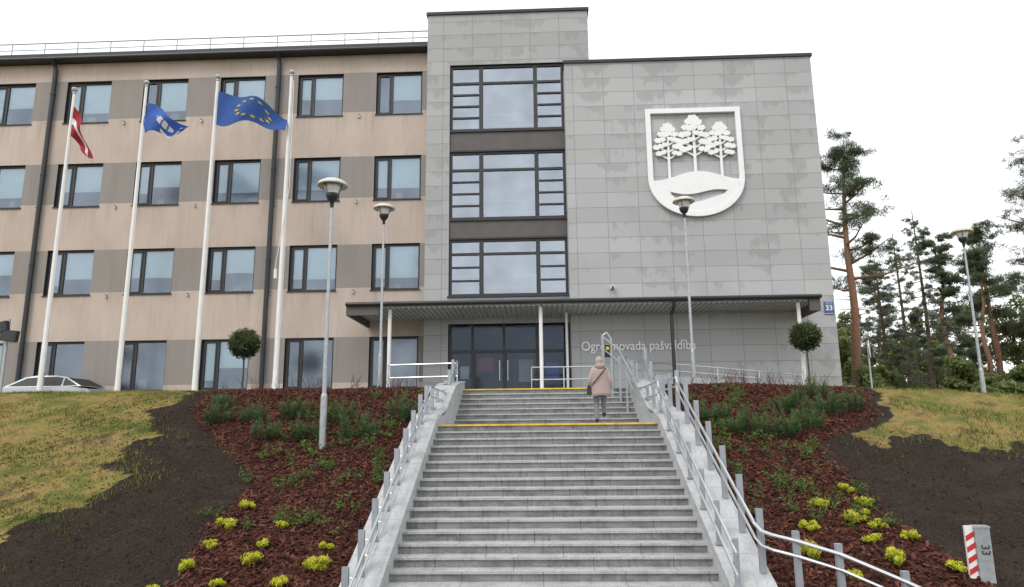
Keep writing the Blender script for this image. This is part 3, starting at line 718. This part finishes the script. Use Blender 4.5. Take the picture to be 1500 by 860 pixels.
def mugo(x,y,r):
    zb=float(Hn(x,y)); Cs=[];D=[];vr=[]; r=r*.85
    for i in range(int(24*r/.4)):
        a=random.random()*6.28;q=random.random()**.5*r; bx,by=x+q*math.cos(a),y+q*math.sin(a); hh=random.uniform(.3,.75)*(1.1-.5*q/r)*r/.36
        dx,dy=(bx-x)*.35,(by-y)*.35; n=70; t=rng.uniform(0,1,n)**.8
        c=np.stack([bx+dx*t,by+dy*t,zb+hh*t],1); ax=np.array([dx,dy,hh]);ax/=np.linalg.norm(ax); d=ax*.9+rng.normal(0,.6,(n,3)); d/=np.linalg.norm(d,axis=1)[:,None]
        Cs.append(c+d*.05);D.append(d);vr.append(np.clip(.1+.7*t+rng.normal(0,.12,n),0,1))
    C=np.concatenate(Cs);d=np.concatenate(D);n=len(C); e=np.cross(d,rng.normal(size=(n,3)));e/=np.linalg.norm(e,axis=1)[:,None]; L_=.06; W=.006
    V=np.stack([C-d*L_-e*W,C-d*L_+e*W,C+d*L_+e*W*.5,C+d*L_-e*W*.5],1).reshape(-1,3)
    npmesh('mountain_pine_shrub',V,np.arange(4*n).reshape(-1,4),M['mugo'],np.repeat(np.concatenate(vr),4))
for x,y,r in [(-8.7,18.9,.36),(-9.14,20.0,.3),(-7.75,18.85,.38),(-6.72,19.15,.42),(-6.92,17.65,.34),(-5.95,17.75,.42),(-5.45,18.9,.45),(-4.62,17.8,.5),(-3.75,18.85,.48),
             (4.5,18.6,.40),(4.95,17.8,.42),(5.75,17.7,.48),(6.5,19.2,.42),(7.4,19.0,.46),(8.2,19.3,.42),(6.6,18.0,.42),(7.6,20.2,.38)]: mugo(x,y,r)
Cs=[];vv=[]
for i in range(150):
    if random.random()<.55: x=random.uniform(-6.6,-3.5)
    else: x=random.uniform(3.9,6.4)
    y=random.uniform(13.4,18.3) if random.random()<.8 else random.uniform(18,21); zb=float(Hn(x,y))
    for s in range(random.randint(2,6)):
        h=random.uniform(.08,.36); a,b=random.uniform(-.2,.2),random.uniform(-.2,.2); n=20; t=rng.uniform(.1,1,n)
        Cs.append(np.stack([x+a*t+rng.normal(0,.035,n),y+b*t+rng.normal(0,.035,n),zb+h*t],1)); vv.append(np.clip(rng.normal(.5,.25,n),0,1))
C=np.concatenate(Cs); V,F=quads(C,.05,1.6); npmesh('young_perennials',V,F,M['green'],np.repeat(np.concatenate(vv),4))

m,t,b=nt('scots_pine_bark'); p=pos(t); s=N(t,'ShaderNodeSeparateXYZ'); L(t,p,s.inputs[0])
zf=math_(t,'DIVIDE',s.outputs[2],14.0); c=ramp(t,math_(t,'ADD',zf,math_(t,'MULTIPLY',noise(t,3,p),.3)),[(.2,(.12,.085,.065)),(.5,(.27,.145,.09)),(1,(.34,.20,.13))])
c=mixc(t,.5,c,ramp(t,noise(t,14,p),[(.3,.2),(.7,.7)]),'OVERLAY'); L(t,c,b.inputs['Base Color']); b.inputs['Roughness'].default_value=.95; bump(t,b,noise(t,12,p),.8,.05); M['pinebark']=m
def needles(C_list,mat,parent,size=.17,name='needles',per=52):
    Cs=[];vv=[]
    for (c,r,n) in C_list:
        k=max(6,n//36)
        q=rng.normal(size=(k,3)); q/=np.linalg.norm(q,axis=1)[:,None]; q*=rng.uniform(.15,1,(k,1)); q=q*np.array([r,r,r*.55])+np.array(c)
        for tt_ in q:
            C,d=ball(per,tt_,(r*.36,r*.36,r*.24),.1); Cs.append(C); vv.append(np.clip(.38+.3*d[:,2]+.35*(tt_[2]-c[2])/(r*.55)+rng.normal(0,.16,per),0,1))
    C=np.concatenate(Cs); V,F=quads(C,size,5.0); return npmesh(name,V,F,mat,np.repeat(np.concatenate(vv),4),parent)
def pine(x,y,zb,h,lean,crown0,width,seed,dens=1.0,name='pine_tree',bark=None,size=.17,mat=None,per=46):
    r=random.Random(seed); o=empty(name); w=B(); n=9; bark=bark or M['pinebark']
    tp=[(x+lean*(i/n)+.18*math.sin(i*1.3+seed)*(i/n),y+.15*math.sin(i*1.7),zb+h*i/n*.97) for i in range(n+1)]
    R0=h*.0165; w.tube(tp,[R0*(1.15-.95*i/n) for i in range(n+1)],bark,10); L_=[]
    nb=int(17*dens)
    def at(t):
        k=min(n-1,int(t*n)); return Vector(tp[k]).lerp(Vector(tp[k+1]),t*n-k)
    for i in range(nb):
        t=crown0+(1-crown0)*(i/nb)**.85; p=at(min(.98,t)); a=r.random()*6.28+i*2.4; rel=(t-crown0)/(1-crown0)
        ln=width*(1.0-.55*rel)*r.uniform(.45,1.1)*(.55+.6*math.sin(math.pi*min(1,rel+.25)))
        e=p+Vector((math.cos(a)*ln,math.sin(a)*ln,ln*r.uniform(.05,.5))); mid=p.lerp(e,.5)+Vector((0,0,-.06*ln))
        w.tube([p,mid,e],[R0*.38*(1-.5*rel),R0*.24*(1-.5*rel),R0*.08],bark,6)
        for q in range(r.randint(2,4)):
            f=r.uniform(.4,1.08); c=p.lerp(e,f)+Vector((r.uniform(-.5,.5),r.uniform(-.5,.5),r.uniform(-.15,.45)))*(ln*.38); w.tube([p.lerp(e,f*.8),c],[R0*.12,R0*.04],bark,5)
            L_.append((tuple(c),r.uniform(.42,.85)*width/2.4,int(240*r.uniform(.6,1.2))))
    for q in range(6): L_.append((tuple(Vector(tp[-1])+Vector((r.uniform(-.8,.8),r.uniform(-.8,.8),r.uniform(-.8,.3)))),.6*width/2.4,240))
    for q in range(8):
        t=r.uniform(.3,crown0); p=at(t); a=r.random()*6.28; w.tube([p,p+Vector((math.cos(a)*.9,math.sin(a)*.9,.1))],[R0*.15,R0*.03],bark,5)
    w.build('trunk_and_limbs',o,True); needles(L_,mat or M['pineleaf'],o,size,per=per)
pine(15.8,36,.8,14.4,.35,.44,3.1,3,1.5)
pine(22.6,40,.6,10.2,.1,.25,2.0,5,1.0,size=.2)
pine(27.6,38,.6,15.2,.2,.45,3.4,8,1.5)
pine(27.2,44,.5,10.5,.1,.25,2.6,12,1.1,size=.22,per=36)
pine(29.8,47,.4,13.0,-.3,.3,3.0,15,1.2,size=.24,per=36)
pine(24.6,52,.4,11.5,.2,.25,2.5,19,1.1,size=.24,mat=M['farpine'],per=36)
pine(19.2,55,.4,9.5,.2,.25,2.2,21,1.0,size=.24,mat=M['farpine'],per=36)
def spruce(x,y,h,seed):
    r=random.Random(seed); o=empty('spruce_tree'); w=B(); w.tube([(x,y,.5),(x+.1,y,h*.5),(x,y,h)],[.14,.1,.02],M['trunk'],8); L_=[]
    for i in range(52):
        z=2.8+(h-3.1)*i/52; a=i*2.4; ln=(h+.3-z)*.20*r.uniform(.7,1.15)+.15; e=(x+math.cos(a)*ln,y+math.sin(a)*ln,z-.18*ln); w.tube([(x,y,z),e],[.025,.008],M['trunk'],4)
        L_.append(((x+math.cos(a)*ln*.7,y+math.sin(a)*ln*.7,z-.1*ln),.28+.12*ln,80))
    w.build('trunk_and_limbs',o); needles(L_,M['farpine'],o,.17,per=24)
spruce(21.6,40,12.2,1); spruce(20.6,43,10.4,2); spruce(23.4,46,12.6,4)

def distant(name,specs,mat,nb=26,q_=110,qs=.26):
    Cs=[];vv=[];w=B()
    for (x,y,h,rw,seed) in specs:
        r=random.Random(seed); w.tube([(x,y,-.6),(x+.2,y,h*.5),(x,y,h*.9)],[.16,.11,.03],M['trunk'],6)
        for k in range(nb):
            t=r.random(); a=r.random()*6.28; q=rw*r.random()**.5*(1.15-.75*t); cz=h*(.15+.83*t); rr=rw*r.uniform(.22,.42)
            c=(x+q*math.cos(a),y+q*math.sin(a),cz); w.tube([(x,y,cz*.8),c],[.04,.01],M['trunk'],4)
            C,d=ball(q_,c,(rr,rr,rr*.75),.2); Cs.append(C); vv.append(np.clip(.4+.35*d[:,2]+rng.normal(0,.18,q_)+r.uniform(-.25,.25),0,1))
    C=np.concatenate(Cs); V,F=quads(C,qs,1.6); o=empty(name); w.build('trunks',o); npmesh('foliage',V,F,mat,np.repeat(np.concatenate(vv),4),o)
distant('distant_deciduous_trees',[(17.5+1.5*i+random.uniform(-.6,.6),random.uniform(44,56),random.uniform(5.0,9.0),random.uniform(1.5,2.5),i+50) for i in range(24)],M['spring'])
distant('distant_conifer_trees',[(20+2.3*i+random.uniform(-.9,.9),random.uniform(60,75),random.uniform(8,12.5),random.uniform(1.8,2.8),i+90) for i in range(20)],M['farpine'],28,90,.28)
distant('hedgerow_bushes',[(13.5+1.2*i+random.uniform(-.4,.4),random.uniform(33,42),random.uniform(1.8,3.4),random.uniform(.8,1.3),i+130) for i in range(18)],M['spring'])
w=B()
for i in range(60):
    x=random.choice([random.uniform(-9.8,-3.8),random.uniform(4,8.6)]); y=random.uniform(21.0,22.4); zb=float(Hn(x,y))
    for k in range(5):
        w.tube([(x,y,zb),(x+random.uniform(-.1,.1),y,zb+.2),(x+random.uniform(-.2,.2),y+random.uniform(-.1,.1),zb+random.uniform(.3,.6))],[.007,.005,.002],M['twig'],4)
w.build('bare_shrubs')

# ------------------------------------------------------------------ street furniture
o=empty('road_sign'); w=B(); x,y=11.7,25.6; zb=float(Hn(x,y)); w.cyl((x,y,zb-.2),(x,y,3.0),.03,m=M['galv'],n=10); w.build('post',o)
w=B(); a=math.radians(62); 
d=Vector((math.cos(a),math.sin(a),0)); nrm=Vector((-d.y,d.x,0)); c=Vector((x,y,2.72))-nrm*.05
w.cyl(c,c+nrm*.02,.33,m=M['galv'],n=28); w.cyl(c-nrm*.003,c-nrm*.001,.33,m=M['white'],n=28); w.build('plate',o)
o=empty('security_camera_post'); w=B(); x,y=14.6,28; zb=float(Hn(x,y)); w.cyl((x,y,zb-.1),(x,y,3.6),.03,.022,M['trim'],10); w.tube([(x,y,3.55),(x-.3,y,3.62)],.02,M['trim'],6); w.build('post',o); w=B(); w.box(x-.55,x-.25,y-.08,y+.08,3.5,3.62,M['black']); w.build('camera_head',o)
o=empty('floodlight_mast'); w=B(); x,y=-19.45,24.7; w.cyl((x,y,1.2),(x,y,4.2),.055,m=M['galv'],n=12); w.box(x-.35,x+.35,y-.03,y+.03,3.3,3.36,M['galv']); w.build('post',o)
w=B(); 
for dx,zz,rt in ((-.2,3.85,.2),(.2,3.55,-.1)):
    p=[(-.3,-.2),(.3,-.2),(.3,.2),(-.3,.2)]
    w.prism([(x+dx+a*math.cos(rt)-b*math.sin(rt),zz+a*math.sin(rt)+b*math.cos(rt)) for a,b in p],y-.22,y-.06,M['black'])
    w.prism([(x+dx+.85*(a*math.cos(rt)-b*math.sin(rt)),zz+.85*(a*math.sin(rt)+b*math.cos(rt))) for a,b in p],y-.226,y-.221,M['trim'])
w.build('lamp_heads',o)
o=empty('marker_post'); o.location=(6.86,12.0,-2.5); o.rotation_euler=(0,0,math.radians(-8)); w=B()
w.box(-.17,-.05,-.03,.03,-.6,.93,M['white'])
for k in range(9):
    z=-.5+.17*k; 
    if z+.165<.93: w.add([(-.171,-.034,z),(-.049,-.034,z+.08),(-.049,-.034,z+.165),(-.171,-.034,z+.085)],[(0,1,2,3)],M['red'])
w.build('striped_board',o)
w=B(); w.box(-.045,.17,-.08,.08,-.6,.90,M['galv']); w.box(-.055,.18,-.09,.09,.901,.935,M['galv']); w.build('housing',o)
tx=text('number','33',(.02,-.085,.66),.17,M['black'],.002,rot=(math.pi/2,math.radians(90),0),parent=o)
w=B(); w.box(5.4,8.5,11.35,11.75,-2.9,-2.46,M['paving']); w.build('concrete_kerb')

# parked car
CAR=empty('parked_car'); w=B(); cy0,cy1=25.9,27.55; zb=.78; cx0=-21.3
body=[(0,.35),(.05,.7),(.15,.88),(1.0,1.0),(3.5,1.02),(4.25,.92),(4.42,.75),(4.45,.35),(3.95,.25),(3.6,.25),(1.1,.25),(.5,.25)]
w.prism([(cx0+a,zb+b) for a,b in body],cy0,cy1,M['silver'])
cab=[(.95,1.0),(1.7,1.38),(2.1,1.44),(2.9,1.44),(3.3,1.38),(4.0,1.02)]
vs=[];n=len(cab)
for yy,s in ((cy0+.03,0),(cy1-.03,1)):
    for a,b in cab:
        ins=(b-1.0)*.38; vs.append((cx0+a,yy+(ins if s==0 else -ins),zb+b))
w.add(vs,[tuple(range(n)),tuple(range(n,2*n))[::-1]]+[(i,n+i,n+i+1,i+1) for i in range(n-1)],M['silver']); w.build('body',CAR)
w=B(); 
def sidewin(a0):
    pts=[]
    for a,b in a0: ins=(b-1.0)*.38; pts.append((cx0+a,cy0+.03+ins-.006,zb+b))
    w.add(pts,[tuple(range(len(pts)))],M['black'])
sidewin([(1.15,1.04),(2.25,1.04),(2.25,1.38),(1.78,1.35)]); sidewin([(2.33,1.04),(3.2,1.04),(3.2,1.35),(2.95,1.39),(2.33,1.39)]); sidewin([(3.27,1.04),(3.85,1.05),(3.32,1.33),(3.27,1.34)])
w.quad((cx0+1.05,cy0+.15,zb+1.055),(cx0+1.66,cy0+.25,zb+1.365),(cx0+1.66,cy1-.25,zb+1.365),(cx0+1.05,cy1-.15,zb+1.055),M['black']); w.quad((cx0+3.36,cy0+.22,zb+1.36),(cx0+3.94,cy0+.12,zb+1.06),(cx0+3.94,cy1-.12,zb+1.06),(cx0+3.36,cy1-.22,zb+1.36),M['black'])
w.build('windows',CAR)
w=B()
for a in (.95,3.6):
    for yy in (cy0-.02,cy1-.18): w.cyl((cx0+a,yy,zb+.32),(cx0+a,yy+.2,zb+.32),.32,m=M['black'],n=22); w.cyl((cx0+a,yy-.005,zb+.32),(cx0+a,yy+.205,zb+.32),.19,m=M['galv'],n=16)
w.build('wheels',CAR)

# ------------------------------------------------------------------ woman walking up
WO=empty('woman_walking'); WO.location=(1.52,18.45,.15); WO.rotation_euler=(0,0,math.radians(4)); WO.scale=(1.04,1.04,1.04)
coat,t,b=nt('quilted_coat'); tc=N(t,'ShaderNodeTexCoord').outputs['Object']
s=N(t,'ShaderNodeSeparateXYZ'); L(t,tc,s.inputs[0]); ang=math_(t,'MULTIPLY',math_(t,'ARCTAN2',s.outputs[0],s.outputs[1]),8.0)
zz=math_(t,'MULTIPLY',s.outputs[2],38.0)
q=math_(t,'MULTIPLY',math_(t,'SINE',math_(t,'ADD',ang,zz)),math_(t,'SINE',math_(t,'SUBTRACT',ang,zz)))
q=math_(t,'ABSOLUTE',q); cc=ramp(t,q,[(0,(.29,.21,.195)),(.25,(.40,.30,.28)),(1,(.44,.335,.315))]); L(t,cc,b.inputs['Base Color']); b.inputs['Roughness'].default_value=.75; bump(t,b,q,.5,.02)
coatp=simple('coat_sleeve',(.42,.32,.30),.75,bmp=.3); trous=simple('grey_trousers',(.19,.19,.21),.9); shoe=simple('dark_shoes',(.03,.03,.03),.5); skin=simple('skin',(.55,.34,.25),.55,var=.05); hair=simple('light_hair',(.42,.33,.27),.85,var=.35,nscale=30,bmp=.6)
def skinned(name,verts,edges,radii,mats,mf,parent,sub=2,root=0):
    me=bpy.data.meshes.new(name); me.from_pydata(verts,edges,[]); o=bpy.data.objects.new(name,me); COL.objects.link(o)
    md=o.modifiers.new('skin','SKIN'); 
    for i,r in enumerate(radii): me.skin_vertices[0].data[i].radius=(r,r) if not isinstance(r,tuple) else r; me.skin_vertices[0].data[i].use_root=(i==root)
    o.modifiers.new('sub','SUBSURF').levels=sub; o.modifiers['sub'].render_levels=sub
    bpy.context.view_layer.update(); dg=bpy.context.evaluated_depsgraph_get(); nm=bpy.data.meshes.new_from_object(o.evaluated_get(dg)); bpy.data.objects.remove(o)
    nm.materials.clear()
    for m_ in mats: nm.materials.append(m_)
    for p_ in nm.polygons: p_.material_index=mf(p_.center); p_.use_smooth=True
    o=bpy.data.objects.new(name,nm); COL.objects.link(o); o.parent=parent; return o
vb=[(0,0,.88),(0,0,1.08),(0,-.01,1.26),(0,0,1.38),(0,.02,1.44),(0,.03,1.50),
    (-.09,0,.84),(-.10,.02,.48),(-.10,-.04,.09),(-.10,.11,.035),
    (.09,0,.84),(.10,.16,.53),(.10,.10,.22),(.10,.25,.18),
    (-.16,-.01,1.31),(-.25,-.02,1.05),(-.21,.10,.86),
    (.16,-.01,1.31),(.25,-.03,1.05),(.27,.05,.83)]
eb=[(0,1),(1,2),(2,3),(3,4),(4,5),(0,6),(6,7),(7,8),(8,9),(0,10),(10,11),(11,12),(12,13),(2,14),(14,15),(15,16),(2,17),(17,18),(18,19)]
rb=[.14,.13,.14,.06,.052,.07,.095,.07,.05,.035,.095,.07,.05,.035,.085,.07,.052,.085,.07,.052]
def mf(c):
    if c.z<.10 and c.x<0 or (c.x>.03 and c.z<.26 and c.x<.2): return 2
    if c.z<.80 and abs(c.x)<.2: return 0
    if c.z>1.40: return 3
    return 1
skinned('body',vb,eb,rb,[trous,coatp,shoe,skin],mf,WO)
def hand(name,wx,sg):
    V=[Vector(wx),Vector(wx)+Vector((0,.01,-.05))]; Ed=[(0,1)]; R_=[.022,.028]
    for k,(dx,ln) in enumerate(((-.024,.062),(-.008,.07),(.008,.066),(.024,.052))):
        a=V[1]+Vector((dx*.8,.0,-.02)); i=len(V); V+=[a,a+Vector((dx*.2,.006,-ln*.5)),a+Vector((dx*.2,.024,-ln*.95))]; Ed+=[(1,i),(i,i+1),(i+1,i+2)]; R_+=[.010,.0085,.007]
    i=len(V); V+=[V[1]+Vector((sg*.028,.012,.01)),V[1]+Vector((sg*.042,.03,-.022))]; Ed+=[(1,i),(i,i+1)]; R_+=[.011,.008]
    skinned(name,[tuple(v) for v in V],Ed,R_,[skin],lambda c:0,WO,1)
hand('left_hand',(-.205,.115,.83),1); hand('right_hand',(.272,.065,.80),-1)
w=B(); prof=[(.66,.265,.215,0),(.665,.285,.235,0),(.75,.275,.225,0),(.9,.255,.2,0),(1.02,.235,.18,0),(1.14,.228,.172,0),(1.25,.225,.165,-.005),(1.32,.2,.145,-.005),(1.37,.14,.11,0),(1.41,.085,.085,.005),(1.44,.075,.075,.01)]
vs=[];n=32
for z,rx,ry,oy in prof:
    for i in range(n): a=2*math.pi*i/n; k=1+.03*math.sin(6*a+z*9)*(z<1.1); vs.append((rx*k*math.cos(a),ry*k*math.sin(a)+oy,z+(.012*math.sin(3*a) if z<.7 else 0)))
w.add(vs,[(j*n+i,j*n+(i+1)%n,(j+1)*n+(i+1)%n,(j+1)*n+i) for j in range(len(prof)-1) for i in range(n)],coat); w.build('coat',WO,True)
w=B(); w.lathe((0,-.05,1.36),[(0,-.03),(.1,-.02),(.135,.03),(.12,.09),(.07,.115),(0,.12)],coat,20); w.build('hood',WO,True)
w=B(); vs=[];nu,nv=20,14
for j in range(nv+1):
    th=math.pi*j/nv
    for i in range(nu):
        a=2*math.pi*i/nu; x=.072*math.sin(th)*math.cos(a); y=.09*math.sin(th)*math.sin(a); z=.112*math.cos(th)
        if z<0: x*=1+.9*z; y*=1+.35*z
        vs.append((x,y+.035,z+1.53))
w.add(vs,[(j*nu+i,j*nu+(i+1)%nu,(j+1)*nu+(i+1)%nu,(j+1)*nu+i) for j in range(nv) for i in range(nu)],skin)
w.add([(-.012,.122,1.51),(.012,.122,1.51),(0,.122,1.545),(0,.145,1.515)],[(0,1,3),(0,3,2),(1,2,3)],skin)
for sx in (-1,1): w.cyl((sx*.028,.112,1.54),(sx*.028,.121,1.54),.009,m=shoe,n=8); w.cyl((sx*.070,.03,1.53),(sx*.080,.025,1.53),.022,m=skin,n=10)
w.box(-.022,.022,.108,.116,1.475,1.483,simple('lips',(.4,.15,.13))); w.build('head',WO,True)
w=B(); vs=[]
# bobbed hair: a cap that hangs to the collar at the back and sides, open at the face
HP=[(0,1.655),(.035,1.651),(.065,1.635),(.086,1.605),(.095,1.565),(.096,1.52),(.092,1.475),(.084,1.44)]
for r_,z_ in HP:
    for i in range(nu):
        a=2*math.pi*i/nu; k=1+.05*math.sin(7*a+30*z_); x_=r_*k*math.cos(a); y_=r_*1.08*k*math.sin(a)
        if z_<1.6: y_=min(y_,.035)
        vs.append((x_,y_+.018,z_+.006*math.sin(4*a)))
w.add(vs,[(j*nu+i,j*nu+(i+1)%nu,(j+1)*nu+(i+1)%nu,(j+1)*nu+i) for j in range(len(HP)-1) for i in range(nu) if not (HP[j+1][1]<1.6 and 3<=i<=6)],hair); w.build('hair',WO,True)
w=B(); w.tube([(.15,-.1,1.36),(.05,-.175,1.25),(-.1,-.2,1.08),(-.24,-.14,.92)],.013,M['black'],6)
w.add([(-.33,-.13,.70),(-.33,.10,.70),(-.23,.10,.70),(-.23,-.13,.70),(-.31,-.11,.93),(-.31,.08,.93),(-.25,.08,.93),(-.25,-.11,.93)],[(0,3,2,1),(4,5,6,7),(0,1,5,4),(2,3,7,6),(0,4,7,3),(1,2,6,5)],M['black']); w.build('shoulder_bag',WO)

# ------------------------------------------------------------------ light, sky, camera
W=bpy.data.worlds.new('World'); scene.world=W; W.use_nodes=True; t=W.node_tree; bg=t.nodes['Background']
sky=N(t,'ShaderNodeTexSky'); sky.sky_type='NISHITA'; sky.sun_disc=False; sky.sun_elevation=math.radians(48); sky.sun_rotation=math.radians(215); sky.dust_density=4
c=mixc(t,.9,sky.outputs[0],(14.6,14.9,15.1)); L(t,c,bg.inputs[0]); bg.inputs[1].default_value=.1
sd=bpy.data.lights.new('sun','SUN'); sd.energy=1.2; sd.angle=math.radians(20); sd.color=(1,.97,.93); so=bpy.data.objects.new('sun',sd); COL.objects.link(so)
el,az=math.radians(48),math.radians(215)
dirv=Vector((math.sin(az)*math.cos(el),math.cos(az)*math.cos(el),math.sin(el))); so.rotation_euler=dirv.to_track_quat('Z','Y').to_euler()
scene.view_settings.view_transform='Standard'; scene.view_settings.look='None'; scene.view_settings.exposure=0
p,r,yw=math.radians(11.0),math.radians(.6),math.radians(2.3)
f=Vector((0,math.cos(p),math.sin(p)));u=Vector((0,-math.sin(p),math.cos(p)));x=Vector((1,0,0))
x2=math.cos(r)*x-math.sin(r)*u; u2=math.sin(r)*x+math.cos(r)*u; Rz=Matrix.Rotation(yw,3,'Z'); x2=Rz@x2;u2=Rz@u2;f=Rz@f
cam=bpy.data.cameras.new('camera'); cam.lens=36*1030/1500; cam.sensor_width=36; cam.clip_end=2000; co=bpy.data.objects.new('camera',cam); COL.objects.link(co)
co.matrix_world=Matrix(((x2.x,u2.x,-f.x,0),(x2.y,u2.y,-f.y,0),(x2.z,u2.z,-f.z,0),(0,0,0,1))); scene.camera=co
